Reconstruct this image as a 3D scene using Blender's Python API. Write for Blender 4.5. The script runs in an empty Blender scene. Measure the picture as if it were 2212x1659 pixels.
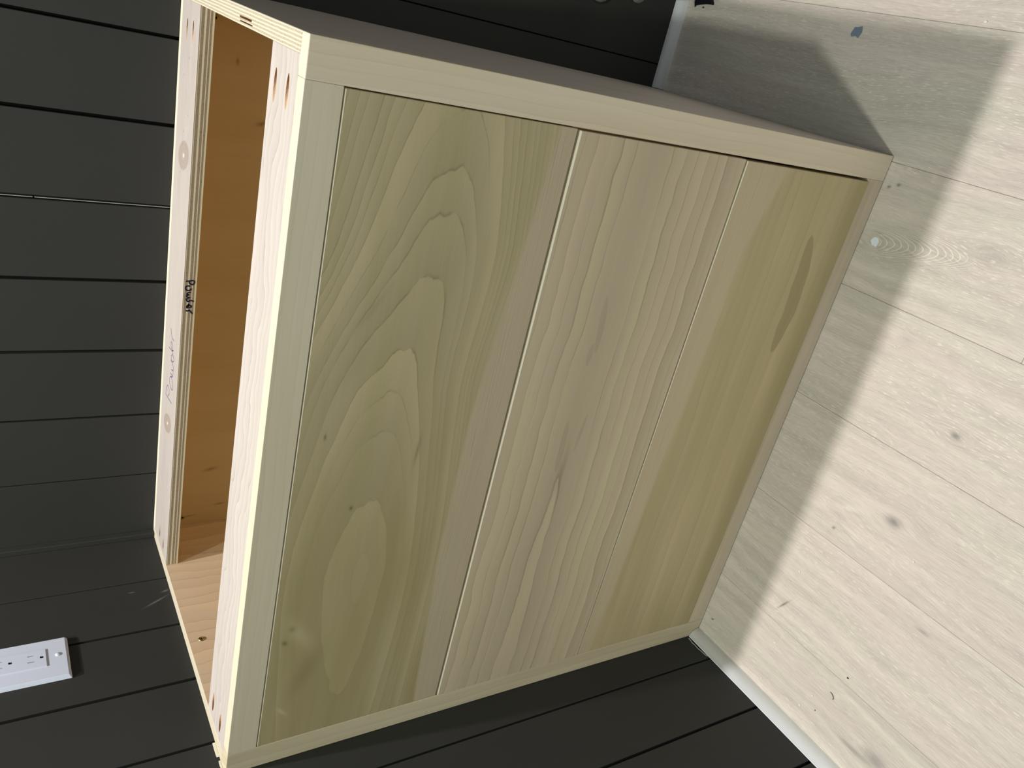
import bpy, bmesh, math, random
from mathutils import Vector, Matrix
random.seed(7)
sc = bpy.context.scene
C = sc.collection

# ---------------------------------------------------------------- camera
FPX = 1716.34
cam_d = bpy.data.cameras.new('camera'); cam = bpy.data.objects.new('camera', cam_d); C.objects.link(cam)
cam_d.sensor_fit = 'HORIZONTAL'; cam_d.sensor_width = 36.0; cam_d.lens = FPX / 2212 * 36.0
cam_d.clip_start = 0.02
R = [[0.2233644207932568, -0.5064262512942503, -0.8328509995934119],
     [-0.889077546200854, -0.4561012306988099, 0.038894526562209875],
     [-0.3995615751860541, 0.7317814696718432, -0.5521289960505202]]
rx, dn, fw = (Vector(r) for r in R)
M = Matrix((rx, -dn, -fw)).transposed().to_4x4()
M.translation = Vector((0.92758735, -0.69606225, 1.08426555))
cam.matrix_world = M
sc.camera = cam

# ---------------------------------------------------------------- world, lights, exposure
w = bpy.data.worlds.new('world'); sc.world = w; w.use_nodes = True
bg = w.node_tree.nodes['Background']
bg.inputs[0].default_value = (0.91, 1.0, 0.98, 1); bg.inputs[1].default_value = 0.60

def disc_light(name, loc, power, color, size, rot=(0, 0, 0), shape='DISK', size_y=None):
    l = bpy.data.lights.new(name, 'AREA'); l.shape = shape; l.size = size
    if size_y: l.size_y = size_y
    l.energy = power; l.color = color
    o = bpy.data.objects.new(name, l); o.location = loc; o.rotation_euler = rot; C.objects.link(o)
    return o
# two recessed ceiling lamps and an added soft fill light to brighten the cabinet face
disc_light('ceiling_lamp_light', (0.536, 0.198, 2.6), 37, (1.0, 0.93, 0.90), 0.055)
disc_light('ceiling_lamp_light', (0.623, -0.41, 2.6), 17.5, (0.96, 1.0, 0.86), 0.055)
disc_light('front_fill_light', (0.36, -1.9, 0.78), 4.0, (1.0, 1.0, 0.92), 0.6, (math.radians(-90), 0, math.radians(180)), 'RECTANGLE', 0.95)

sc.view_settings.view_transform = 'Standard'
sc.view_settings.look = 'None'
sc.view_settings.gamma = 1.0
sc.view_settings.use_curve_mapping = False
sc.view_settings.exposure = 0.0

# ---------------------------------------------------------------- node expression helper
class X:
    """scalar expression inside one node tree"""
    def __init__(s, nt, sock): s.nt = nt; s.s = sock
    def _m(s, op, *a, clamp=False):
        n = s.nt.nodes.new('ShaderNodeMath'); n.operation = op; n.use_clamp = clamp
        for i, v in enumerate((s,) + a):
            if isinstance(v, X): s.nt.links.new(v.s, n.inputs[i])
            else: n.inputs[i].default_value = v
        return X(s.nt, n.outputs[0])
    def __add__(s, o): return s._m('ADD', o)
    __radd__ = __add__
    def __sub__(s, o): return s._m('SUBTRACT', o)
    def __rsub__(s, o): return (s * -1.0) + o
    def __mul__(s, o): return s._m('MULTIPLY', o)
    __rmul__ = __mul__
    def __truediv__(s, o): return s._m('DIVIDE', o)
    def sqrt(s): return s._m('SQRT')
    def abs(s): return s._m('ABSOLUTE')
    def frac(s): return s._m('FRACT')
    def pow(s, k): return s._m('POWER', k)
    def sin(s): return s._m('SINE')
    def exp(s): return s._m('EXPONENT')
    def gt(s, k): return s._m('GREATER_THAN', k)
    def min(s, k): return s._m('MINIMUM', k)
    def max(s, k): return s._m('MAXIMUM', k)
    def sat(s): return s._m('ADD', 0.0, clamp=True)
    def step(s, a, b):
        n = s.nt.nodes.new('ShaderNodeMapRange'); n.interpolation_type = 'SMOOTHSTEP'
        s.nt.links.new(s.s, n.inputs[0]); n.inputs[1].default_value = a; n.inputs[2].default_value = b
        return X(s.nt, n.outputs[0])

class Mat:
    def __init__(s, name, rough=0.6, spec=0.3, coord='Object'):
        s.m = bpy.data.materials.new(name); s.m.use_nodes = True; s.nt = s.m.node_tree
        s.b = s.nt.nodes['Principled BSDF']
        s.b.inputs['Roughness'].default_value = rough
        s.b.inputs['Specular IOR Level'].default_value = spec
        tc = s.nt.nodes.new('ShaderNodeTexCoord'); sp = s.nt.nodes.new('ShaderNodeSeparateXYZ')
        s.nt.links.new(tc.outputs[coord], sp.inputs[0])
        s.x, s.y, s.z = (X(s.nt, sp.outputs[i]) for i in range(3))
    def rnd(s):
        n = s.nt.nodes.new('ShaderNodeObjectInfo'); return X(s.nt, n.outputs['Random'])
    def vec(s, a, b, c=0.0):
        n = s.nt.nodes.new('ShaderNodeCombineXYZ')
        for i, v in enumerate((a, b, c)):
            if isinstance(v, X): s.nt.links.new(v.s, n.inputs[i])
            else: n.inputs[i].default_value = v
        return n.outputs[0]
    def noise(s, a, b, c=0.0, detail=2.0, rough=0.5):
        n = s.nt.nodes.new('ShaderNodeTexNoise'); n.inputs['Scale'].default_value = 1.0
        n.inputs['Detail'].default_value = detail; n.inputs['Roughness'].default_value = rough
        s.nt.links.new(s.vec(a, b, c), n.inputs['Vector'])
        return X(s.nt, n.outputs[0])
    def col(s, c):
        n = s.nt.nodes.new('ShaderNodeRGB'); n.outputs[0].default_value = (*c, 1); return n.outputs[0]
    def mix(s, f, a, b):
        n = s.nt.nodes.new('ShaderNodeMix'); n.data_type = 'RGBA'; n.clamp_factor = True
        if isinstance(f, X): s.nt.links.new(f.s, n.inputs[0])
        else: n.inputs[0].default_value = f
        for i, v in ((6, a), (7, b)):
            if isinstance(v, tuple): n.inputs[i].default_value = (*v, 1)
            else: s.nt.links.new(v, n.inputs[i])
        return n.outputs[2]
    def mul(s, c, f):
        n = s.nt.nodes.new('ShaderNodeVectorMath'); n.operation = 'SCALE'
        s.nt.links.new(c, n.inputs[0]); s.nt.links.new(f.s, n.inputs['Scale'])
        return n.outputs[0]
    def spot(s, u, v, u0, v0, a, b, rot=0.0):
        du, dv = u - u0, v - v0
        if rot:
            cr, sr = math.cos(rot), math.sin(rot)
            du, dv = du * cr + dv * sr, dv * cr - du * sr
        return (((du / a).pow(2.0) if False else (du / a) * (du / a)) + (dv / b) * (dv / b)) * -1.0
    def out(s, c, bump=None, strength=0.1, dist=0.001):
        s.nt.links.new(c, s.b.inputs['Base Color'])
        if bump is not None:
            n = s.nt.nodes.new('ShaderNodeBump'); n.inputs['Strength'].default_value = strength
            n.inputs['Distance'].default_value = dist
            s.nt.links.new(bump.s, n.inputs['Height']); s.nt.links.new(n.outputs[0], s.b.inputs['Normal'])
        return s.m

def grain(M_, u, v, ring, cA, cB, line=0.2, streak=0.08, toneU=3.0, toneV=40.0, lineW=0.16, fade=None):
    """ring: scalar whose integer crossings are growth lines; returns colour socket"""
    t = ring.frac()
    ln = (1.0 - t / lineW).max(0.0).pow(2.0) + (t - 0.965).max(0.0) * 22.0
    if fade is not None: ln = ln * fade
    idx = ring - t
    tint = M_.noise(idx * 3.71, 0.5, 0.5, 0)
    tone = M_.noise(u * toneU, v * toneV, 3.1, 2).step(0.3, 0.7)
    vary = M_.noise(u * 5.0, v * 60.0, 9.0, 1).step(0.3, 0.62)
    fine = M_.noise(u * 12.0, v * 480.0, 5.0, 4, 0.6)
    c = M_.mix(tone, cA, cB)
    k = 1.0 - ln.min(1.0) * vary * line
    k = k + (t - 0.55) * (line * 0.40)
    k = k + (fine - 0.5) * streak + (tint - 0.5) * (line * 0.8)
    return M_.mul(c, k), fine

# ---------------------------------------------------------------- wood materials
def poplar_drawer_top():
    m = Mat('poplar_cathedral', 0.55)
    u, v = m.x, m.z
    wob = (m.noise(u * 7.0, v * 36.0, 1.0, 3) - 0.5) * 0.034 + (m.noise(u * 2.5, v * 5.0, 6.0, 1) - 0.5) * 0.05 + (m.noise(u * 26.0, v * 60.0, 2.0, 2) - 0.5) * 0.006
    zc = 0.685 + (0.73 - u).step(0.0, 0.20) * 0.029
    d = v - zc
    up = d.gt(0.0)
    k = 52.0 - up * 25.0
    near = (((u - 0.33) * (u - 0.33) + 0.012).sqrt() + (u - 0.33)) * 0.5 + 0.33 + (0.30 - u).max(0.0) * 0.35
    F = near + d * d * k + wob
    ring = F / 0.060 + (m.noise(F * 9.0, 2.0, 3.0, 1) - 0.5) * 1.5 + 0.80
    c, fine = grain(m, u, v, ring, (0.455, 0.400, 0.228), (0.495, 0.425, 0.268), 0.32, 0.15, 3.0, 30.0, 0.10, (u - 0.30).step(0.05, 0.30) * 0.85 + 0.15)
    # olive heartwood drift towards the left end
    ol = (m.noise(u * 3.0, v * 24.0, 7.0, 3).step(0.30, 0.70) * 0.65 + 0.35) * (0.70 - u).step(0.0, 0.4)
    c = m.mix(ol * 0.62, c, (0.345, 0.285, 0.125))
    # pale sapwood strip along the lower edge with fine dark lines
    zs = 0.607 - (u - 0.5).max(0.0) * 0.085 - (0.3 - u).max(0.0) * 0.06 + (m.noise(u * 6.0, 1.0, 1.0, 2) - 0.5) * 0.006
    sap = (v - zs).step(0.003, -0.003)
    lines = (v * 330.0 + m.noise(u * 5.0, v * 60.0, 2.0, 2) * 4.0).frac()
    sl = (1.0 - lines / 0.3).max(0.0) * m.noise(u * 8.0, v * 300.0, 4.0, 1).step(0.35, 0.65)
    sc_ = m.mul(m.mix(m.noise(u * 7.0, v * 40.0, 8.0, 2), (0.56, 0.48, 0.335), (0.53, 0.445, 0.33)), 1.0 - sl * 0.30)
    c = m.mix(sap * 0.85, c, sc_)
    for (a, b, ra, rb, rot, st, col) in [
        (0.465, 0.669, 0.020, 0.0022, -0.05, 0.55, (0.20, 0.18, 0.10)), (0.639, 0.755, 0.030, 0.004, -0.55, 0.35, (0.30, 0.26, 0.17)),
        (0.578, 0.762, 0.03, 0.008, -0.5, 0.25, (0.33, 0.29, 0.19)), (0.493, 0.784, 0.004, 0.0016, 0, 0.7, (0.16, 0.13, 0.06)),
        (0.395, 0.740, 0.003, 0.002, 0, 0.8, (0.13, 0.11, 0.05)), (0.226, 0.789, 0.005, 0.004, 0.6, 0.9, (0.15, 0.12, 0.05)),
        (0.206, 0.796, 0.004, 0.003, 0.6, 0.8, (0.17, 0.14, 0.06)), (0.216, 0.780, 0.030, 0.010, 0.6, 0.45, (0.60, 0.53, 0.33)),
        (0.150, 0.765, 0.040, 0.012, -0.4, 0.40, (0.24, 0.20, 0.09)), (0.090, 0.788, 0.010, 0.0025, 0.7, 0.6, (0.62, 0.54, 0.33))]:
        s_ = m.spot(u, v, a, b, ra, rb, rot).exp()
        c = m.mix(s_ * st, c, col)
    return m.out(c, fine, 0.08)

def poplar_drawer_mid():
    m = Mat('poplar_rippled', 0.55)
    u, v = m.x, m.z
    wan = (m.noise(u * 5.0, 0.5, 2.0, 3) - 0.5) * 0.022 + (m.noise(u * 22.0, v * 20.0, 6.0, 2) - 0.5) * 0.007
    d = v - 0.445 + wan
    F = (d * d + 0.0008).sqrt() + u * 0.012
    ring = F / 0.0165 + (m.noise(F * 60.0, 4.0, 3.0, 1) - 0.5) * 1.3
    c, fine = grain(m, u, v, ring, (0.580, 0.505, 0.338), (0.580, 0.490, 0.350), 0.36, 0.15, 2.0, 34.0, 0.10)
    pk = m.noise(u * 2.5, v * 30.0, 11.0, 2).step(0.45, 0.75)
    c = m.mix(pk * 0.4, c, (0.50, 0.40, 0.31))
    for (a, b, ra, rb, rot) in [(0.625, 0.449, 0.040, 0.0050, 0.10), (0.585, 0.453, 0.016, 0.004, 0.0),
                                (0.450, 0.455, 0.042, 0.0050, 0.03), (0.470, 0.430, 0.030, 0.003, -0.1)]:
        s_ = (1.0 + m.spot(u, v + wan * 0.25, a, b, ra, rb, rot)).step(0.0, 0.18)
        c = m.mix(s_ * 0.42, c, (0.40, 0.32, 0.235))
    return m.out(c, fine, 0.08)

def poplar_drawer_low():
    m = Mat('poplar_olive', 0.55)
    u, v = m.x, m.z
    wan = (m.noise(u * 5.0, v * 3.0, 2.0, 2) - 0.5) * 0.012
    ring = (v + wan - u * 0.02) / 0.016 + m.noise(u * 3.0, v * 20.0, 1.0, 2) * 1.4
    c, fine = grain(m, u, v, ring, (0.51, 0.43, 0.245), (0.555, 0.465, 0.275), 0.14, 0.17, 2.5, 28.0, 0.16)
    ol = m.noise(u * 3.0, v * 22.0, 12.0, 2).step(0.35, 0.7)
    c = m.mix(ol * 0.5, c, (0.44, 0.38, 0.20))
    edge = (v - 0.065).step(0.02, -0.02)
    c = m.mix(edge * 0.35, c, (0.31, 0.265, 0.12))
    zs = 0.262 - (u - 0.2) * 0.036 - (u - 0.74).max(0.0) * 0.25 + (m.noise(u * 9.0, 1.0, 1.0, 2) - 0.5) * 0.006
    sap = (v - zs).step(-0.007, 0.005)
    lines = (v * 300.0 + m.noise(u * 4.0, v * 60.0, 2.0, 2) * 5.0).frac()
    sl = (1.0 - lines / 0.35).max(0.0) * m.noise(u * 8.0, v * 300.0, 4.0, 1).step(0.35, 0.65)
    sc_ = m.mul(m.mix(m.noise(u * 5.0, v * 40.0, 8.0, 2), (0.635, 0.545, 0.37), (0.565, 0.475, 0.33)), 1.0 - sl * 0.20)
    c = m.mix(sap * 0.8, c, sc_)
    bow = (u - 0.67) * (u - 0.67) * -1.2
    s_ = (1.0 + m.spot(u, v + bow + (m.noise(u * 30.0, 1.0, 5.0, 2) - 0.5) * 0.007, 0.672, 0.101, 0.093, 0.0145, 0.06)).step(0.0, 0.10)
    c = m.mix(s_ * 0.70, c, (0.335, 0.285, 0.142))
    return m.out(c, fine, 0.08)

def poplar_frame(name, along, cA, cB, seed, line=0.08):
    m = Mat(name, 0.55)
    u, v = (m.x, m.z) if along == 'x' else (m.z, m.x)
    wan = (m.noise(u * 4.0, v * 4.0, seed, 2) - 0.5) * 0.02
    ring = (v + m.y * 0.6 + wan) / 0.011 + seed
    c, fine = grain(m, u, v + m.y, ring, cA, cB, line, 0.10, 3.0, 25.0, 0.18)
    return m.out(c, fine, 0.06)

def maple(name, along, cA, cB, seed, line=0.16, sp=0.012, wig=0.03, streak=0.05):
    m = Mat(name, 0.5)
    u = {'x': m.x, 'y': m.y, 'z': m.z}[along]
    v = {'x': m.y + m.z, 'y': m.x + m.z, 'z': m.x + m.y}[along]
    wan = (m.noise(u * 10.0, v * 14.0, seed, 3) - 0.5) * wig
    ring = (v + wan) / sp
    c, fine = grain(m, u, v, ring, cA, cB, line, streak, 3.0, 25.0, 0.12)
    return m, u, v, c, fine

def ply_edge(name, axis, start, thick, n, light, dark, along, contrast=1.0, glue=0.25, rnd_layers=False):
    m = Mat(name, 0.75, 0.15)
    a = {'x': m.x, 'y': m.y, 'z': m.z}[axis]; u = {'x': m.x, 'y': m.y, 'z': m.z}[along]
    t = (a - start) / thick * n + (m.noise(u * 14.0, a * 120.0, 1.0, 2) - 0.5) * 0.35
    if rnd_layers:      # veneers of uneven thickness: pale long-grain layers between brown end-grain ones
        q = 1.0 - (a - start) / thick + (m.noise(u * 9.0, a * 60.0, 2.0, 2) - 0.5) * 0.03
        pale = None
        for lo, hi in ((0.07, 0.12), (0.33, 0.46), (0.65, 0.71), (0.86, 1.2)):
            b_ = q.step(lo - 0.012, lo + 0.012) * (1.0 - q.step(hi - 0.012, hi + 0.012))
            pale = b_ if pale is None else pale + b_
        alt = 1.0 - pale.min(1.0)
    else:
        alt = (t * 0.5).frac().gt(0.5)
    c = m.mix(alt * contrast, light, dark)
    g = ((t.frac() - 0.5).abs() * 2.0).step(0.80, 1.0)
    pit = m.noise(u * 260.0, a * 900.0, 3.0, 3).step(0.45, 0.75) * alt
    c = m.mul(c, 1.0 - g * glue - pit * (0.35 * contrast))
    tone = m.noise(u * 30.0, a * 1400.0, 8.0, 3)
    c = m.mul(c, tone * 0.5 + 0.75)
    return m.out(c, tone, 0.1)

m_top = poplar_drawer_top(); m_mid = poplar_drawer_mid(); m_low = poplar_drawer_low()
m_stile_r = poplar_frame('poplar_stile_cream', 'z', (0.76, 0.67, 0.52), (0.72, 0.63, 0.47), 1.3, 0.09)
m_stile_l = poplar_frame('poplar_stile_straight', 'z', (0.62, 0.555, 0.39), (0.56, 0.49, 0.33), 4.7, 0.16)
m_rail_t = poplar_frame('poplar_rail_grey', 'x', (0.70, 0.645, 0.50), (0.66, 0.60, 0.44), 2.2, 0.07)
m_rail_b = poplar_frame('poplar_rail_tan', 'x', (0.66, 0.57, 0.44), (0.61, 0.52, 0.38), 8.1, 0.10)

mm, u, v, c, fine = maple('maple_veneer_front', 'x', (0.52, 0.475, 0.435), (0.54, 0.495, 0.46), 2.0, 0.30, 0.013, 0.06)
m_maple_front = mm.out(c, fine, 0.05)
mm, u, v, c, fine = maple('birch_veneer_back', 'x', (0.46, 0.42, 0.385), (0.50, 0.46, 0.42), 6.0, 0.06, 0.02, 0.12)
sw = (mm.noise(mm.x * 18.0 + mm.y * 22.0, mm.y * 60.0 - mm.x * 22.0, 4.0, 3) - 0.5) * 0.16 + 1.0
c = mm.mul(c, sw)
for (kx, ky, ka, kb, kr, st) in [(0.6745, 0.453, 0.0200, 0.0340, 0.25, 0.55), (0.257, 0.457, 0.0160, 0.0290, 0.42, 0.6)]:
    d = mm.spot(mm.x, mm.y, kx, ky, ka, kb, kr)
    inside = (1.0 + d).step(0.0, 0.12)
    rings = ((d * -1.0).sqrt() * 3.3 + mm.noise(mm.x * 120.0, mm.y * 90.0, 2.0, 2) * 0.8).frac()
    c = mm.mix(inside * st, c, (0.33, 0.25, 0.205))
    c = mm.mix(inside * rings.step(0.70, 1.0) * 0.45, c, (0.30, 0.21, 0.17))
    c = mm.mix((d * 60.0).exp() * 0.9, c, (0.90, 0.82, 0.72))
for i, (px, py) in enumerate([(0.8685, 0.482), (0.80, 0.45), (0.775, 0.478), (0.73, 0.44), (0.705, 0.462), (0.648, 0.47)]):
    c = mm.mix(mm.spot(mm.x, mm.y, px, py, 0.0011, 0.0014).exp() * 0.8, c, (0.15, 0.10, 0.08))
m_birch_back = mm.out(c, fine, 0.04)
mm, u, v, c, fine = maple('maple_veneer_inside', 'z', (0.76, 0.58, 0.40), (0.80, 0.63, 0.45), 3.0, 0.22, 0.020, 0.04)
m_inside_side = mm.out(c, fine, 0.04)
mm, u, v, c, fine = maple('maple_veneer_backpanel', 'z', (0.66, 0.495, 0.255), (0.69, 0.525, 0.285), 5.0, 0.03, 0.03, 0.05, 0.03)
for (px, pz, a, b, rot) in [(0.800, 0.775, 0.0045, 0.0022, 0.0), (0.72, 0.735, 0.003, 0.007, 0.3), (0.130, 0.765, 0.0030, 0.010, 0.2), (0.055, 0.745, 0.0018, 0.008, 0.1), (0.036, 0.795, 0.001, 0.012, 0.1)]:
    c = mm.mix(mm.spot(mm.x, mm.z, px, pz, a, b, rot).exp() * 0.55, c, (0.18, 0.10, 0.04))
m_inside_back = mm.out(c, fine, 0.04)
mm, u, v, c, fine = maple('poplar_outer_side', 'z', (0.68, 0.62, 0.58), (0.72, 0.66, 0.61), 7.0, 0.10, 0.02, 0.02)
m_outer = mm.out(c, fine, 0.04)

LIGHTP, DARKP = (0.86, 0.77, 0.57), (0.80, 0.71, 0.55)
m_edge_right = ply_edge('plywood_edge_side_right', 'x', 0.8672, 0.0185, 11, (0.64, 0.59, 0.46), (0.47, 0.41, 0.30), 'y', 0.95, 0.22)
m_edge_left = ply_edge('plywood_edge_side_left', 'x', 0.0, 0.0185, 11, (0.62, 0.57, 0.45), (0.52, 0.46, 0.35), 'y', 0.9, 0.22)
m_edge_back = ply_edge('plywood_edge_backpanel', 'y', 0.5085, 0.0105, 5, (0.86, 0.78, 0.60), (0.70, 0.60, 0.44), 'x', 0.7, 0.2)
m_edge_str = ply_edge('plywood_edge_stretcher', 'z', 0.8318, 0.018, 11, (0.80, 0.73, 0.52), (0.37, 0.295, 0.215), 'x', 1.0, 0.14, True)
m_edge_plain = ply_edge('plywood_edge_plain', 'z', 0.8318, 0.018, 9, (0.70, 0.62, 0.42), (0.5, 0.4, 0.28), 'x', 1.0, 0.2)

def flat(name, col, rough=0.5, spec=0.5, metal=0.0, nz=0.0, ns=300.0):
    m = Mat(name, rough, spec)
    m.b.inputs['Metallic'].default_value = metal
    n = m.noise(m.x * ns, m.y * ns, m.z * ns, 2)
    c = m.mul(m.col(col), (n - 0.5) * nz + 1.0)
    return m.out(c, n, 0.04)

m_pocket = flat('drilled_maple_shade', (0.50, 0.33, 0.20), 0.9, 0.1, 0, 0.4)  # shade inside the drilled holes put into a browner maple colour
m_ink_navy = flat('navy_marker_ink', (0.008, 0.008, 0.035), 0.5)
m_ink_blue = flat('blue_pen_ink', (0.07, 0.055, 0.22), 0.6)
m_brass = flat('brass_screw', (0.50, 0.40, 0.16), 0.3, 0.5, 1.0)
m_dark_hole = flat('dark_recess', (0.012, 0.010, 0.014), 0.9, 0.1)
m_gap_strip = flat('pale_gap_strip', (0.42, 0.42, 0.39), 0.6)
m_white_plastic = flat('white_plastic', (0.63, 0.69, 0.84), 0.32, 0.5, 0, 0.02)
m_chrome = flat('polished_chrome', (0.75, 0.75, 0.72), 0.12, 0.5, 1.0)
m_black_plastic = flat('black_plastic', (0.008, 0.007, 0.014), 0.4)
m_blue_tape = flat('blue_tape', (0.19, 0.26, 0.33), 0.7, 0.2, 0, 0.3)
m_crumb_w = flat('pale_sawdust', (0.85, 0.82, 0.72), 0.8)
m_crumb_d = flat('dark_shaving', (0.09, 0.07, 0.05), 0.8)
m_caulk = flat('torn_paint_edge', (0.55, 0.50, 0.48), 0.6)
m_splinter = flat('raw_splinter', (0.86, 0.82, 0.66), 0.8)
m_lit_edge = flat('lit_top_edge', (0.86, 0.80, 0.64), 0.7, 0.2, 0, 0.1)  # light on the drawer fronts' top edges put into a paler colour
m_paint_spot = flat('white_paint_spot', (0.78, 0.86, 0.92), 0.6, 0.3, 0, 0.3, 500)

def wall_paint():
    m = Mat('charcoal_wall_paint', 0.5, 0.10)
    n1 = m.noise(m.x * 6.0, m.y * 6.0, m.z * 6.0, 3)
    n2 = m.noise(m.x * 420.0, m.y * 420.0, m.z * 420.0, 2)
    c = m.mul(m.col((0.039, 0.0400, 0.0385)), n1 * 0.16 + 0.92)
    # pale scuffs beside the cabinet corner
    for (py, pz, a, b, rot) in [(0.345, 0.874, 0.0014, 0.016, 0.5), (0.366, 0.857, 0.0015, 0.005, 0.3), (0.375, 0.905, 0.001, 0.004, 0.0)]:
        onleft = (0.02 - m.x).gt(0.0)
        s_ = m.spot(m.y, m.z, py, pz, a, b, rot).exp() * onleft
        c = m.mix(s_ * 0.5, c, (0.28, 0.28, 0.27))
    return m.out(c, n2, 0.10, 0.0006)
m_wall = wall_paint()
m_wall_gap = flat('wall_gap', (0.006, 0.006, 0.006), 0.9, 0.1)

def white_trim():
    m = Mat('white_trim_paint', 0.35, 0.45)
    n = m.noise(m.x * 120.0, m.y * 120.0, m.z * 120.0, 3)
    d = m.noise(m.x * 700.0, m.y * 700.0, m.z * 700.0, 1).step(0.76, 0.80)
    c = m.mul(m.col((0.90, 0.94, 0.98)), (n - 0.5) * 0.05 + 1.0 - d * 0.2)
    return m.out(c, n, 0.05)
m_trim = white_trim()

def oak_floor():
    m = Mat('white_oak_plank', 0.5, 0.30)
    r = m.rnd()
    u, v = m.y + r * 7.0, m.x
    X_, Y_ = m.x, m.y
    knots = [(0.768, -0.020, 0.016, 0.030, 0.6), (0.5715, -0.248, 0.0055, 0.008, 1.3), (0.4149, -0.2265, 0.008, 0.013, 1.3), (0.801, -0.188, 0.012, 0.018, 0.35),
             (0.075, -0.360, 0.012, 0.022, 1.0), (0.060, -0.325, 0.004, 0.03, 0.9), (0.1784, -0.1267, 0.0018, 0.010, 0.0), (1.023, 0.165, 0.016, 0.035, 0.35),
             (0.30, -0.33, 0.003, 0.010, 0.7), (0.66, -0.13, 0.006, 0.012, 0.3), (0.37, -0.15, 0.008, 0.02, 0.3), (0.215, -0.30, 0.006, 0.03, 0.35), (0.93, -0.17, 0.004, 0.03, 0.2)]
    warp = None
    for (kx, ky, a, b, st) in knots[:5]:
        e = m.spot(X_, Y_, kx, ky, a * 2.6, b * 2.6).exp() * (X_ - kx) * -0.75
        warp = e if warp is None else warp + e
    vv = v + warp + (m.noise(u * 3.0, v * 7.0, r * 9.0, 3) - 0.5) * 0.05
    tone = m.noise(u * 2.2, vv * 14.0, 2.0, 3)
    c = m.mix(tone.step(0.35, 0.65), (0.645, 0.608, 0.530), (0.675, 0.600, 0.548))
    c = m.mul(c, r * 0.09 + 0.955)
    tone2 = m.noise(u * 3.0, vv * 60.0, 7.0, 3)
    c = m.mul(c, (tone2 - 0.5) * 0.55 + 1.0)
    fleck = m.noise(u * 75.0, vv * 560.0, 1.0, 2).step(0.56, 0.70)
    pore = m.noise(u * 34.0, vv * 950.0, 13.0, 3)
    c = m.mul(c, (pore - 0.5) * 0.60 + 1.0)
    zone = m.noise(u * 2.0, vv * 16.0, 5.0, 2).step(0.38, 0.62)
    c = m.mix(fleck * (zone * 0.65 + 0.25), c, (0.86, 0.80, 0.70))
    dk = m.noise(u * 60.0, vv * 700.0, 21.0, 2).step(0.60, 0.75)
    c = m.mul(c, 1.0 - dk * 0.17)
    for (kx, ky, a, b, st) in knots:
        d = m.spot(X_, Y_, kx, ky, a, b)
        dd = (d * -1.0).sqrt() + m.noise(X_ * 60.0, Y_ * 30.0, 4.0, 2) * 0.5
        ringl = (dd * 3.0).frac().step(0.7, 1.0) * (dd * -0.55).exp()
        c = m.mix(ringl * (0.45 if a > 0.004 else 0.0), c, (0.76, 0.69, 0.58))
        c = m.mix((d * 1.1).exp() * st * (0.6 if a < 0.013 else 0.3), c, (0.23, 0.21, 0.22) if a < 0.013 else (0.42, 0.37, 0.33))
    # long nested arcs of the flat-sawn figure in the plank by the cabinet
    du = ((Y_ + 0.02) * -1.0); dx = X_ - 0.772 + (Y_ + 0.05) * 0.16
    arcF = (dx * dx * 30.0 + (0.012 + du.max(0.0) * 0.05)) .sqrt() * 0.0 + du + dx * dx * 130.0
    al = (arcF * 95.0 + m.noise(X_ * 50.0, Y_ * 20.0, 2.0, 2) * 1.2).frac().step(0.72, 1.0)
    am = ((1.0 + m.spot(X_, Y_, 0.775, -0.095, 0.045, 0.085)).step(0.0, 0.6))
    c = m.mul(c, 1.0 - am * 0.10)
    c = m.mix(al * am * 0.8, c, (0.90, 0.85, 0.75))
    # brown pencil-like stain
    c = m.mix(m.spot(X_, Y_, 0.1800, -0.1290, 0.0016, 0.013, 1.08).exp() * 0.8, c, (0.22, 0.13, 0.11))
    for (px, py) in [(0.845, -0.011), (0.851, -0.024), (0.350, -0.15)]:
        c = m.mix(m.spot(X_, Y_, px, py, 0.0022, 0.0030, 0.4).exp() * 0.7, c, (0.10, 0.09, 0.06))
    # pale scuff
    sc_ = m.spot(X_, Y_ , 0.392, -0.158, 0.004, 0.020, 0.35).exp() * m.noise(X_ * 900.0, Y_ * 900.0, 1.0, 2).step(0.4, 0.6)
    c = m.mix(sc_ * 0.8, c, (0.90, 0.86, 0.76))
    return m.out(c, tone2 + fleck * 0.5, 0.12, 0.0006)
m_floor = oak_floor()
m_floor_gap = flat('floor_gap', (0.26, 0.21, 0.17), 0.9, 0.1)

# ---------------------------------------------------------------- geometry helpers
def link(name, bm, mats, parent=None, smooth=False):
    me = bpy.data.meshes.new(name); bm.normal_update(); bm.to_mesh(me); bm.free()
    if not isinstance(mats, (list, tuple)): mats = [mats]
    for m in mats: me.materials.append(m)
    if smooth:
        for p in me.polygons: p.use_smooth = True
    o = bpy.data.objects.new(name, me); C.objects.link(o)
    if parent: o.parent = parent
    return o

def bm_box(bm, x0, x1, y0, y1, z0, z1):
    vs = [bm.verts.new(p) for p in ((x0,y0,z0),(x1,y0,z0),(x1,y1,z0),(x0,y1,z0),(x0,y0,z1),(x1,y0,z1),(x1,y1,z1),(x0,y1,z1))]
    fs = [bm.faces.new([vs[i] for i in f]) for f in ((0,3,2,1),(4,5,6,7),(0,1,5,4),(1,2,6,5),(2,3,7,6),(3,0,4,7))]
    return vs, fs

def box(name, dims, mats, parent=None, bev=0.0007, seg=2, pick=None):
    bm = bmesh.new(); bm_box(bm, *dims)
    if bev:
        bmesh.ops.bevel(bm, geom=list(bm.edges), offset=bev, segments=seg, affect='EDGES', profile=0.5)
    bm.normal_update()
    if pick:
        for f in bm.faces: f.material_index = pick(f.normal, f.calc_center_median())
    return link(name, bm, mats, parent)

def empty(name, loc=(0, 0, 0)):
    o = bpy.data.objects.new(name, None); o.location = loc; o.empty_display_size = 0.05; C.objects.link(o)
    return o

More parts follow.
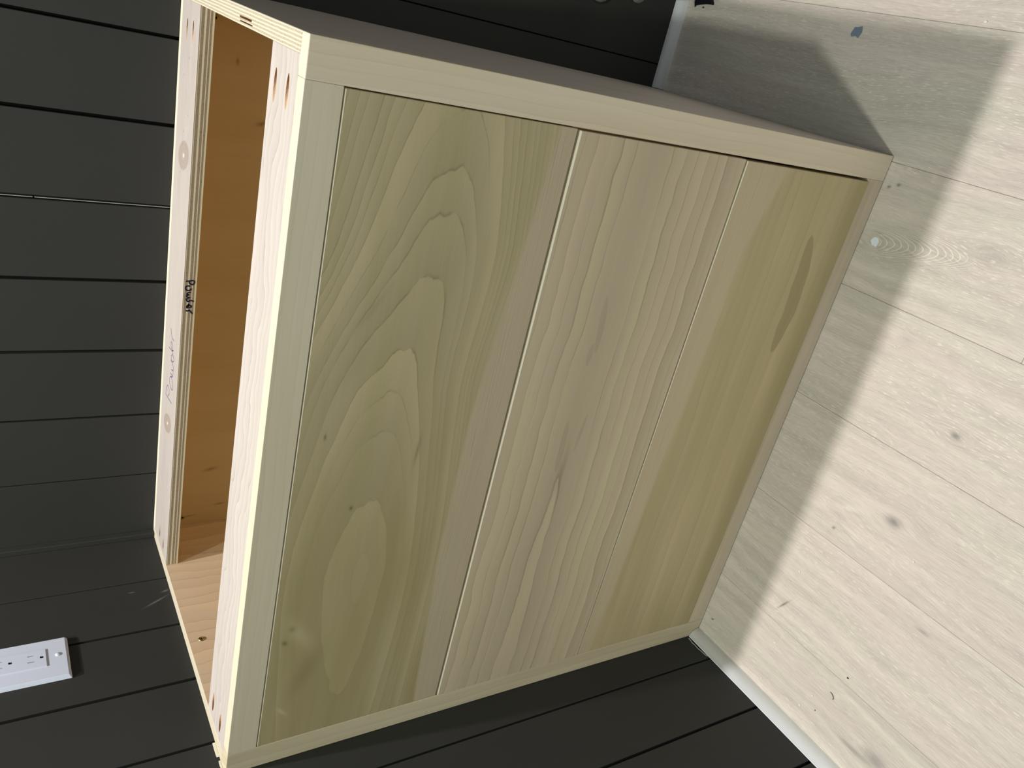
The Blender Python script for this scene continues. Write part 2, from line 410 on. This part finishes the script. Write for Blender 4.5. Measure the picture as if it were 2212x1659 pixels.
def tag(o, label=None, cat=None, group=None, kind=None):
    if label: o['label'] = label
    if cat: o['category'] = cat
    if group: o['group'] = group
    if kind: o['kind'] = kind
    return o

def cut(obj, cutters, cutmat=None):
    """boolean-subtract cutter bmeshes from obj, baking the result"""
    bpy.context.view_layer.update()
    if cutmat: obj.data.materials.append(cutmat)
    for bm in cutters:
        me = bpy.data.meshes.new('cut'); bm.normal_update(); bm.to_mesh(me); bm.free()
        if cutmat:
            for _ in range(len(obj.data.materials)): me.materials.append(cutmat)
            for p in me.polygons: p.material_index = len(obj.data.materials) - 1
        co = bpy.data.objects.new('cut', me); C.objects.link(co)
        md = obj.modifiers.new('b', 'BOOLEAN'); md.operation = 'DIFFERENCE'; md.solver = 'EXACT'; md.object = co
        bpy.context.view_layer.update()
        dg = bpy.context.evaluated_depsgraph_get()
        new = bpy.data.meshes.new_from_object(obj.evaluated_get(dg))
        obj.modifiers.clear(); old = obj.data; obj.data = new; new.name = old.name
        bpy.data.objects.remove(co); bpy.data.meshes.remove(me)
    return obj

def bm_cyl(r, depth, mat4, seg=16, r2=None):
    bm = bmesh.new()
    bmesh.ops.create_cone(bm, cap_ends=True, segments=seg, radius1=r, radius2=r if r2 is None else r2, depth=depth, matrix=mat4)
    return bm

def lathe(bm, prof, origin, axis, seg=28):
    """profile of (radius, along) revolved about axis through origin"""
    ax = Vector(axis).normalized(); a = ax.orthogonal().normalized(); b = ax.cross(a)
    rings = []
    for r, h in prof:
        ring = []
        for i in range(seg):
            t = 2 * math.pi * i / seg
            ring.append(bm.verts.new(Vector(origin) + ax * h + (a * math.cos(t) + b * math.sin(t)) * max(r, 1e-5)))
        rings.append(ring)
    for k in range(len(rings) - 1):
        for i in range(seg):
            j = (i + 1) % seg
            bm.faces.new((rings[k][i], rings[k][j], rings[k+1][j], rings[k+1][i]))
    bm.faces.new(list(reversed(rings[0]))); bm.faces.new(rings[-1])
    bmesh.ops.recalc_face_normals(bm, faces=list(bm.faces))

def spline(pts, n=6):
    if len(pts) < 3: return [Vector(p) for p in pts]
    P = [Vector(p) for p in pts]; P = [P[0] * 2 - P[1]] + P + [P[-1] * 2 - P[-2]]; out = []
    for i in range(1, len(P) - 2):
        for k in range(n):
            t = k / n
            out.append(0.5 * ((2 * P[i]) + (P[i+1] - P[i-1]) * t + (2 * P[i-1] - 5 * P[i] + 4 * P[i+1] - P[i+2]) * t * t + (3 * P[i] - P[i-1] - 3 * P[i+1] + P[i+2]) * t ** 3))
    out.append(P[-2]); return out

def strokes(name, lines, to3, normal, width, mat, parent, thick=0.00012):
    bm = bmesh.new(); N = Vector(normal)
    for li, ln in enumerate(lines):
        pts = [Vector(to3(p)) for p in spline(ln)]
        off = N * (0.00004 * (li % 3))
        L = []; Rr = []
        for i, p in enumerate(pts):
            d = (pts[min(i+1, len(pts)-1)] - pts[max(i-1, 0)]).normalized(); s = N.cross(d).normalized()
            ww = width * (0.5 if i in (0, len(pts) - 1) else 1.0)
            L.append((bm.verts.new(p + s * ww / 2 + N * thick + off), bm.verts.new(p + s * ww / 2 - N * thick)))
            Rr.append((bm.verts.new(p - s * ww / 2 + N * thick + off), bm.verts.new(p - s * ww / 2 - N * thick)))
        for i in range(len(pts) - 1):
            bm.faces.new((L[i][0], L[i+1][0], Rr[i+1][0], Rr[i][0]))
            bm.faces.new((L[i][1], L[i+1][1], L[i+1][0], L[i][0]))
            bm.faces.new((Rr[i][0], Rr[i+1][0], Rr[i+1][1], Rr[i][1]))
    bmesh.ops.recalc_face_normals(bm, faces=list(bm.faces))
    return link(name, bm, mat, parent)

W, H, D = 0.8857, 0.85, 0.5198

# ================================================================= SETTING
# floor slab with its planks
floor = box('floor', (-0.02, 2.0, -2.9, D + 0.02, -0.03, -0.0025), m_floor_gap, None, 0)
tag(floor, kind='structure')
PITCH = 0.1839; X0 = 0.3265 - 2 * PITCH
ends = {4: -0.278, 2: -1.1, 3: 0.12, 1: -0.95, 5: -0.9, 0: 0.3, 6: 0.4, 7: -0.6}
for i in range(0, 14):
    xa = X0 + i * PITCH; xb = xa + PITCH
    if xb < -0.02: continue
    ye = ends.get(i, -0.4 - 0.13 * i)
    for (ya, yb) in ((-2.9, ye), (ye, D + 0.02)):
        a, b = max(xa, -0.019), min(xb, 1.999)
        if b - a < 0.01: continue
        g = 0.00016
        box('plank', (a + g, b - g, ya + g, yb - g, -0.0025, 0.0), m_floor, floor, 0.0005, 1)

def board_wall(name, axis, gaps, lo, hi, plane, out, ztop, z0=0.0):
    """vertical boards with narrow joints; gaps = list of (position, width)"""
    back, dep = plane + out * 0.0085, 0.0085
    def dims(a, b, p0, p1, za, zb):
        p0, p1 = min(p0, p1), max(p0, p1)
        return (a, b, p0, p1, za, zb) if axis == 'x' else (p0, p1, a, b, za, zb)
    wall = box(name, dims(lo, hi, back, plane + out * 0.06, z0, ztop), m_wall_gap, None, 0)
    tag(wall, kind='structure')
    prev = lo
    for (g, wd) in gaps + [(hi, 0.0)]:
        wd *= 1.25; a, b = prev, g - wd / 2
        box('board', dims(a, b, plane, back, z0, ztop), m_wall, wall, 0.0005, 1)
        prev = g + wd / 2
    return wall
bg_ = [(0.1248, 0.0014), (0.2389, 0.0026), (0.3530, 0.0036), (0.4670, 0.0038), (0.5824, 0.0044), (0.6988, 0.0040), (0.8137, 0.0036), (0.9265, 0.0016)]
bg_ += [(0.9265 + 0.1145 * k, 0.003) for k in range(1, 10)]
wb = board_wall('wall_back', 'x', bg_, -0.0001, 1.9999, D, 1, 2.6)
box('gap_strip', (0.5810, 0.5820, D + 0.0035, D + 0.0085, 0.05, 1.0195), m_gap_strip, wb, 0.0002, 1)['label'] = 'pale strip showing in a wall joint'  # pale strip set in one joint, with a short break
box('gap_strip', (0.5810, 0.5820, D + 0.0035, D + 0.0085, 1.0215, 2.6), m_gap_strip, wb, 0.0002, 1)['label'] = 'pale strip showing in a wall joint'
lg = [(-0.0576 - 0.1149 * k, 0.0038) for k in range(24, 0, -1)] + [(-0.0576, 0.0028), (0.0557, 0.0034), (0.1715, 0.0042), (0.2864, 0.0036), (0.3977, 0.0016)]
wl = board_wall('wall_left', 'y', lg, -2.9, D - 0.0001, 0.0, -1, 2.6)
wr = box('wall_right_unseen', (2.0, 2.06, -2.9, D, 0.0, 2.6), m_wall, None, 0); tag(wr, kind='structure')  # unseen wall, added to keep stray ambient light off the back wall
tr = box('trim_1', (0.0, 0.0100, 0.5072, D, 0.0, 2.6), m_wall, None, 0.0012, 2)
tag(tr, kind='structure')

def shoe(name, p0, p1, wdt, hgt, side):
    """quarter-round shoe moulding; side = direction pointing into the room"""
    bm = bmesh.new(); p0, p1, side = Vector(p0), Vector(p1), Vector(side)
    prof = [(0, 0), (wdt, 0), (wdt, hgt * 0.06)]
    for k in range(1, 9):
        t = k / 8 * math.pi / 2
        prof.append((wdt * (0.10 + 0.90 * math.cos(t)), hgt * (0.06 + 0.94 * math.sin(t))))
    prof.append((0, hgt))
    A = [bm.verts.new(p0 + side * a + Vector((0, 0, b))) for a, b in prof]
    B = [bm.verts.new(p1 + side * a + Vector((0, 0, b))) for a, b in prof]
    n = len(prof)
    for i in range(n):
        j = (i + 1) % n
        f = bm.faces.new((A[i], A[j], B[j], B[i])); f.smooth = 2 <= i <= n - 3
    bm.faces.new(A); bm.faces.new(list(reversed(B)))
    bmesh.ops.recalc_face_normals(bm, faces=list(bm.faces))
    o = link(name, bm, m_trim); tag(o, kind='structure'); return o
shoe('baseboard_left', (0.0005, -0.0008, 0.0004), (0.0005, -2.9, 0.0004), 0.0162, 0.0205, (1, 0, 0))
shoe('baseboard_back', (W + 0.0008, D - 0.0004, 0.0004), (1.9995, D - 0.0004, 0.0004), 0.0145, 0.0182, (0, -1, 0))
# torn paint edge above the left shoe moulding next to the cabinet
te = [(-0.004, 0.0245), (-0.010, 0.0248), (-0.016, 0.0262), (-0.022, 0.0255), (-0.030, 0.0258), (-0.038, 0.0246), (-0.046, 0.0238), (-0.052, 0.0222)]
o = strokes('torn_paint', [te], lambda p: (0.0002, p[0], p[1]), (1, 0, 0), 0.0014, m_caulk, wl, 0.0004)
o['label'] = 'pale torn paint edge above the white moulding'
o = strokes('gap', [[(a, b - 0.0021) for a, b in te]], lambda p: (0.0001, p[0], p[1]), (1, 0, 0), 0.0030, m_dark_hole, wl, 0.0002)

# ================================================================= VANITY CABINET
cab = empty('vanity_cabinet', (0, 0, 0))
tag(cab, 'unfinished pale wood vanity cabinet with three flush drawer fronts and open top', 'cabinet')
GAP = 0.0004      # keeps the carcass just off the walls
ZB = 0.0012
def pick_side(inner_sign):
    def f(n, c):
        if n.z > 0.5: return 1
        if n.x * inner_sign > 0.5: return 0
        return 2
    return f
lp = box('side_panel', (GAP, 0.0185, 0.0192, D - 0.001, ZB, H), [m_inside_side, m_edge_left, m_outer], cab, 0.0004, 1, pick_side(1))
rp = box('side_panel', (0.8672, W, 0.0192, D - 0.001, ZB, H), [m_inside_side, m_edge_right, m_outer], cab, 0.0006, 1, pick_side(-1))
bp = box('back_panel', (0.0186, 0.8671, 0.5085, D - 0.001, ZB, H), [m_inside_back, m_edge_back, m_outer], cab, 0.0003, 1,
         lambda n, c: 1 if n.z > .5 else 0)
box('unseen_bottom_panel', (0.0186, 0.8671, 0.0193, 0.5084, 0.018, 0.036), m_inside_back, cab, 0.0003, 1)  # unseen panel, added for the shading inside the cabinet
bs = box('stretcher', (0.0186, 0.8671, 0.4060, 0.5084, 0.8318, H - 0.0003), [m_birch_back, m_edge_str, m_inside_side], cab, 0.0003, 1,
         lambda n, c: 0 if n.z > .5 else (1 if n.y < -.5 else 2))
bs['label'] = 'rear plywood stretcher with knots and handwriting'
fs = box('stretcher', (0.0186, 0.8671, 0.0193, 0.1000, 0.8318, H - 0.0002), [m_maple_front, m_edge_plain, m_inside_side], cab, 0.0003, 1,
         lambda n, c: 0 if n.z > .5 else (1 if abs(n.y) > .5 else 2))
fs['label'] = 'front plywood stretcher behind the face frame'
def pocket(x, y, sgn, z=H, ln=0.040, r=0.0040):
    # drilled 15 degrees off the surface, sinking towards the side panel
    a = math.radians(14.5); d = Vector((sgn * math.cos(a), 0, -math.sin(a)))
    m4 = Matrix.Translation(Vector((x, y, z + 0.0002))) @ Vector((0, 0, 1)).rotation_difference(d).to_matrix().to_4x4()
    return bm_cyl(r, ln, m4, 14)
cut(fs, [pocket(0.829, 0.081, 1), pocket(0.830, 0.0435, 1), pocket(0.049, 0.080, -1), pocket(0.049, 0.0431, -1)], m_pocket)
cut(bs, [pocket(0.829, 0.474, 1, r=0.0036), pocket(0.830, 0.4387, 1, r=0.0036), pocket(0.045, 0.467, -1, r=0.0030), pocket(0.043, 0.4362, -1, r=0.0030)], m_pocket)
# pocket cuts in the top edge of the right side panel
def slot(x0, x1, y0, y1, dep):
    bm = bmesh.new(); bm_box(bm, x0, x1, y0, y1, H - dep, H + 0.01)
    return bm
cut(rp, [slot(0.8738, 0.8760, 0.176, 0.222, 0.006), slot(0.8702, 0.8716, 0.172, 0.219, 0.005)], m_pocket)

# face frame: full height stiles, rails between
def stile(name, x0, x1, mat):
    o = box(name, (x0, x1, 0.0, 0.0190, ZB, H), mat, cab, 0.0009, 2)
    return o
SL, SR = 0.0366, 0.8495
stile('stile', 0.0006, SL, m_stile_l); stile('stile', SR, W, m_stile_r)
box('rail', (SL + 0.00008, SR - 0.00008, 0.0001, 0.0190, 0.8146, H - 0.0001), m_rail_t, cab, 0.0005, 2)
box('rail', (SL + 0.00008, SR - 0.00008, 0.0001, 0.0190, ZB, 0.0372), m_rail_b, cab, 0.0006, 2)
# drawer fronts (slightly racked so that the right-hand gap widens downwards)
def front(x0, x1, z0, z1, mat, label, yl=0.0004, yr=0.0004):
    o = box('drawer_front', (x0, x1, 0.0, 0.0186, z0, z1), [mat, m_lit_edge], cab, 0.0009, 2, lambda n, c: 1 if n.z > 0.35 else 0); o['label'] = label  # upward edges get the paler colour, painted as if lit
    for vtx in o.data.vertices:      # each front sits very slightly out of plane
        vtx.co.y += yl + (yr - yl) * (vtx.co.x - x0) / (x1 - x0)
    return o
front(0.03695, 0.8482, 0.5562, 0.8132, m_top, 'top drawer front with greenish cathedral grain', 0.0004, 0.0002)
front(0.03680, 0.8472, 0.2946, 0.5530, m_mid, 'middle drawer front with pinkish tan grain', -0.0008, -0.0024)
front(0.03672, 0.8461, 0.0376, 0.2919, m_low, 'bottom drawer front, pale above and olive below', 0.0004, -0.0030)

# unseen drawer boxes added behind the lower fronts to darken the gaps
def unseen_drawer_box(z0, z1):
    b = bmesh.new(); x0, x1, ya, yb, t = 0.052, 0.834, 0.0195, 0.470, 0.012
    for d in ((x0, x1, ya, ya + t, z0, z1), (x0, x1, yb - t, yb, z0, z1), (x0, x0 + t, ya + t, yb - t, z0, z1),
              (x1 - t, x1, ya + t, yb - t, z0, z1), (x0 + t, x1 - t, ya + t, yb - t, z0 + 0.01, z0 + 0.016)):
        bm_box(b, *d)
    link('unseen_drawer_box', b, m_inside_back, cab)
unseen_drawer_box(0.315, 0.520); unseen_drawer_box(0.055, 0.270)

# handwriting
MARKER = [[(0.5118,0.8467),(0.5126,0.8442),(0.5138,0.8362)],[(0.5138,0.8362),(0.5111,0.8353),(0.5079,0.8369),(0.5084,0.8403),(0.5104,0.8421),(0.5131,0.8417)],
 [(0.5051,0.8405),(0.5056,0.8431),(0.5045,0.846),(0.502,0.8466),(0.4995,0.8453),(0.4987,0.8423),(0.5001,0.8394),(0.5022,0.8399)],
 [(0.4959,0.8392),(0.4956,0.8425),(0.4933,0.8442),(0.4923,0.8416),(0.4907,0.8445),(0.4887,0.8429),(0.4877,0.8395)],
 [(0.4862,0.8416),(0.4861,0.8446),(0.4828,0.8433),(0.482,0.841),(0.4841,0.84),(0.4825,0.8343)],[(0.4828,0.8433),(0.4822,0.8406)],
 [(0.4794,0.8412),(0.476,0.8414),(0.4726,0.8419),(0.4734,0.8435),(0.4764,0.8422),(0.4761,0.8384),(0.4742,0.8375),(0.4722,0.8401)],
 [(0.4683,0.8447),(0.4679,0.8417),(0.4688,0.8395),(0.4658,0.8371),(0.4637,0.8351)]]
PEN = [[(0.3036,0.4336),(0.2977,0.4741),(0.3018,0.4791),(0.3166,0.4713),(0.3161,0.4596),(0.3098,0.456),(0.3008,0.4651)],
 [(0.3243,0.4392),(0.3254,0.4526),(0.3337,0.4586),(0.3407,0.4529),(0.3413,0.4438),(0.3368,0.4352),(0.3287,0.4337),(0.3243,0.4392)],
 [(0.3407,0.4529),(0.3469,0.4397),(0.3455,0.4561)],[(0.3469,0.4397),(0.3566,0.4369),(0.3537,0.4508)],
 [(0.3541,0.4509),(0.3576,0.439),(0.365,0.4392),(0.3669,0.4581)],[(0.3671,0.4544),(0.3709,0.4408),(0.3777,0.4372),(0.3786,0.4502),(0.3727,0.4559),(0.3686,0.4512)],
 [(0.3816,0.4437),(0.3826,0.4549),(0.3796,0.4765)],[(0.3826,0.4549),(0.3882,0.4437),(0.3855,0.4521),(0.3925,0.4503),(0.3957,0.4603),(0.39,0.4625),(0.384,0.4553)],
 [(0.4042,0.4427),(0.4035,0.4569),(0.4102,0.4661),(0.4136,0.4688)]]
strokes('handwriting', MARKER, lambda p: (p[0], 0.4060, p[1]), (0, -1, 0), 0.0021, m_ink_navy, bs)['label'] = 'navy marker lettering reading Powder'
strokes('handwriting', PEN, lambda p: (p[0], p[1], H - 0.0003), (0, 0, 1), 0.0011, m_ink_blue, bs)['label'] = 'thin blue pen lettering reading Powder'

def screw(loc, axis, parent):
    bm = bmesh.new()
    lathe(bm, [(0.0040, -0.0015), (0.0044, 0.0), (0.0044, 0.0004), (0.0034, 0.0013), (0.0022, 0.0016), (0.0015, 0.0012), (0.0012, -0.0004)], loc, axis, 24)
    s = link('screw', bm, m_brass, parent, True)
    bm = bmesh.new(); ax = Vector(axis)
    lathe(bm, [(0.0011, 0.0), (0.0011, 0.00135)], loc, axis, 6)
    link('drive_recess', bm, m_dark_hole, s)
    return s
screw((0.0185, 0.2261, 0.8323), (1, 0, 0), cab)
screw((0.0345, 0.5085, 0.8060), (0, -1, 0), cab)
screw((0.8500, 0.5085, 0.8080), (0, -1, 0), cab)

# torn splinters at the front left corner
bm = bmesh.new()
def sliver(pts, z0, z1):
    lo = [bm.verts.new((x, y, z0)) for x, y in pts]; hi = [bm.verts.new((x, y, z1)) for x, y in pts]
    n = len(pts); bm.faces.new(hi); bm.faces.new(list(reversed(lo)))
    for i in range(n): bm.faces.new((lo[i], lo[(i+1) % n], hi[(i+1) % n], hi[i]))
sliver([(0.0012, 0.030), (0.0013, 0.0535), (-0.0001, 0.0530), (-0.0002, 0.046), (0.0002, 0.034)], 0.8502, 0.8535)
sliver([(0.0011, 0.012), (0.0012, 0.024), (-0.0001, 0.0215), (0.0001, 0.016)], 0.8502, 0.8525)
bmesh.ops.recalc_face_normals(bm, faces=list(bm.faces))
link('splinter', bm, m_splinter, cab)['label'] = 'torn pale splinter at the front left corner'

# ================================================================= OUTLET on the left wall
out = empty('wall_outlet', (0.0, 0.2608, 1.0625))
tag(out, 'white double power outlet with sloped plate edges on the dark left wall', 'outlet')
def at_outlet(o): o.location = -Vector(out.location); return o   # parts are modelled in world coordinates
y0, y1, z0, z1 = 0.2212, 0.3004, 1.0000, 1.1250
bm = bmesh.new(); vs, fs_ = bm_box(bm, 0.0003, 0.0062, y0, y1, z0, z1)
for vtx in bm.verts:
    if vtx.co.x > 0.003:
        vtx.co.y += 0.0030 if vtx.co.y < 0.26 else -0.0030
        vtx.co.z += 0.0035 if vtx.co.z < 1.06 else -0.0035
bmesh.ops.bevel(bm, geom=list(bm.edges), offset=0.0007, segments=2, affect='EDGES')
plate = at_outlet(link('cover_plate', bm, m_white_plastic, out))
ins = at_outlet(box('receptacle', (0.0055, 0.0074, 0.2470, 0.2800, 1.0285, 1.0960), m_white_plastic, out, 0.0004, 2))
def cb(yc, zc, wy, hz):
    b = bmesh.new(); bm_box(b, 0.0030 + out.location.x, 0.02, yc - wy/2, yc + wy/2, zc - hz/2, zc + hz/2); return b
cutters = []
holes = []
for zc in (1.0395, 1.0765):
    holes += [(0.2707, zc + 0.0075, 0.0013, 0.0075), (0.2593, zc + 0.0075, 0.0013, 0.0085), (0.2653, zc - 0.0055, 0.0042, 0.0044)]
for h in holes:
    b = cb(*h); bmesh.ops.translate(b, verts=b.verts, vec=(0, 0, 0)); cutters.append(b)
ins.location = (0, 0, 0); ins.parent = None
cut(ins, cutters, None)
ins.parent = out; at_outlet(ins)
for h in holes:
    yc, zc, wy, hz = h
    at_outlet(box('slot', (0.0056, 0.0064, yc - wy/2 + 0.00003, yc + wy/2 - 0.00003, zc - hz/2 + 0.00003, zc + hz/2 - 0.00003), m_dark_hole, out, 0))
for zc in (1.0145, 1.1105):
    bm = bmesh.new(); lathe(bm, [(0.0033, -0.001), (0.0034, 0.0002), (0.0028, 0.0011), (0.0012, 0.0016), (0.0004, 0.0017)], (0.0062, 0.2655, zc), (1, 0, 0), 20)
    s = at_outlet(link('screw', bm, m_white_plastic, out, True))

# ================================================================= SMALL THINGS
# water supply stub on the wall right of the cabinet (mostly above the frame)
sv = empty('water_supply_valve', (1.0235, D, 0.186))
tag(sv, 'chrome water supply stub low on the dark back wall', 'valve')
def rel(o, e): o.location = -Vector(e.location); return o
bm = bmesh.new(); lathe(bm, [(0.027, 0.0002), (0.027, 0.002), (0.020, 0.006), (0.012, 0.009)], (1.0235, D, 0.186), (0, -1, 0), 36)
rel(link('escutcheon', bm, m_chrome, sv, True), sv)
bm = bmesh.new(); lathe(bm, [(0.0079, 0.008), (0.0079, 0.050)], (1.0235, D, 0.186), (0, -1, 0), 24)
rel(link('pipe', bm, m_chrome, sv, True), sv)
bm = bmesh.new(); lathe(bm, [(0.010, 0.048), (0.0125, 0.050), (0.0125, 0.078), (0.009, 0.082)], (1.0235, D, 0.186), (0, -1, 0), 24)
rel(link('valve_body', bm, m_chrome, sv, True), sv)
bm = bmesh.new(); lathe(bm, [(0.006, 0.082), (0.006, 0.092), (0.016, 0.094), (0.017, 0.100), (0.010, 0.104)], (1.0235, D, 0.186), (0, -1, 0), 12)
rel(link('handle', bm, m_chrome, sv, True), sv)

def prism(name, pts, z0, z1, mat, loc=None):
    b = bmesh.new(); lo = [b.verts.new((x, y, z0)) for x, y in pts]; hi = [b.verts.new((x, y, z1)) for x, y in pts]
    n = len(pts); b.faces.new(hi); b.faces.new(list(reversed(lo)))
    for i in range(n): b.faces.new((lo[i], lo[(i+1) % n], hi[(i+1) % n], hi[i]))
    bmesh.ops.recalc_face_normals(b, faces=list(b.faces))
    bmesh.ops.triangulate(b, faces=list(b.faces))
    return link(name, b, mat)
o = prism('plastic_strip', [(1.0325, 0.4850), (1.0350, 0.4835), (1.0370, 0.4745), (1.0395, 0.4600), (1.0400, 0.4490), (1.0395, 0.4420), (1.0425, 0.4410), (1.0480, 0.4455), (1.085, 0.4460), (1.085, 0.4875), (1.040, 0.4880)], 0.0002, 0.0030, m_black_plastic)
tag(o, 'black plastic strip with a ragged end lying on the floor beside the back wall moulding', 'strip')
o = prism('tape_scrap', [(1.026, 0.130), (1.0285, 0.1355), (1.0265, 0.142), (1.0300, 0.1450), (1.0345, 0.1435), (1.0400, 0.1415), (1.0405, 0.1370), (1.0425, 0.1290), (1.0350, 0.1265), (1.0310, 0.1280)], 0.0001, 0.0004, m_blue_tape)
tag(o, 'small torn scrap of grey-blue tape stuck to the shaded floor', 'tape')
b = [(0.768 + 0.0075 * math.cos(t) * random.uniform(.75, 1.1), -0.0245 + 0.0075 * math.sin(t) * random.uniform(.75, 1.1)) for t in [k * math.pi / 7 for k in range(14)]]
o = prism('paint_spot', b, 0.0001, 0.0003, m_paint_spot)
tag(o, 'small round spot of white paint on the floor close to the cabinet front', 'paint spot')

crumbs = [((0.110, -0.143), .0022, 'w', 'pale sawdust crumb on the floor near the left moulding, just past the shadow edge'),
          ((0.035, -0.148), .0015, 'w', 'pale sawdust crumb nearest the left white moulding'),
          ((0.083, -0.236), .0018, 'w', 'pale sawdust crumb on the lit floor beside the left moulding'),
          ((0.051, -0.225), .0018, 'w', 'long pale sawdust crumb low on the lit floor beside the left moulding'),
          ((0.382, -0.276), .0020, 'w', 'bright crumb below the middle knot of the lit floor'),
          ((0.249, -0.130), .0018, 'w', 'bright crumb just outside the cabinet shadow, between two floor seams'),
          ((0.468, -0.186), .0013, 'w', 'tiny bright crumb on the lit plank above the grey knot'),
          ((0.644, -0.119), .0014, 'w', 'tiny bright crumb beside the shadow edge on the upper lit planks'),
          ((1.069, -0.048), .0028, 'w', 'bright curled crumb near the tip of the cabinet shadow'),
          ((1.0340, 0.4646), .0021, 'd', 'dark round crumb beside the black plastic strip'),
          ((0.155, -0.271), .0018, 'd', 'dark speck of shaving on the lit floor beside the left floor seam'),
          ((0.065, -0.250), .0011, 'd', 'tiny dark speck on the lit floor close to the left moulding')]
for (x, y), r, k, lab in crumbs:
    bmx = bmesh.new(); bmesh.ops.create_icosphere(bmx, subdivisions=1, radius=r)
    for vtx in bmx.verts:
        vtx.co *= random.uniform(0.7, 1.15); vtx.co.z *= 0.45; vtx.co.y *= 1.3
    zmin = min(vv.co.z for vv in bmx.verts)
    o = link('sawdust_crumb' if k == 'w' else 'dark_crumb', bmx, m_crumb_w if k == 'w' else m_crumb_d)
    o.location = (x, y, -zmin + 0.0001); tag(o, lab, 'crumb', 'crumbs scattered on the floor')
def curl(name, pts, r, mat, lab, cat):
    bmx = bmesh.new(); P = spline(pts, 6); prev = None
    for i, p in enumerate(P):
        d = (P[min(i+1, len(P)-1)] - P[max(i-1, 0)]).normalized(); s = d.cross(Vector((0, 0, 1))).normalized(); t = s.cross(d)
        ring = [bmx.verts.new(p + (s * math.cos(a) + t * math.sin(a)) * r) for a in (0, 1.57, 3.14, 4.71)]
        if prev:
            for j in range(4): bmx.faces.new((prev[j], prev[(j+1) % 4], ring[(j+1) % 4], ring[j]))
        else: bmx.faces.new(ring)
        prev = ring
    bmx.faces.new(list(reversed(prev))); bmesh.ops.recalc_face_normals(bmx, faces=list(bmx.faces))
    o = link(name, bmx, mat); tag(o, lab, cat); return o
curl('wood_shaving', [(0.113, -0.2580, .0009), (0.112, -0.2625, .0012), (0.1085, -0.2660, .0012), (0.1050, -0.2665, .0009)], 0.0005, m_crumb_d, 'dark curved wood shaving on the lit floor near the left moulding', 'shaving')
curl('wood_shaving', [(0.0530, -0.0165, .0009), (0.0520, -0.0190, .0012), (0.0545, -0.0212, .0009)], 0.0005, m_crumb_d, 'dark curved wood shaving in the shadow by the cabinet front corner', 'shaving')
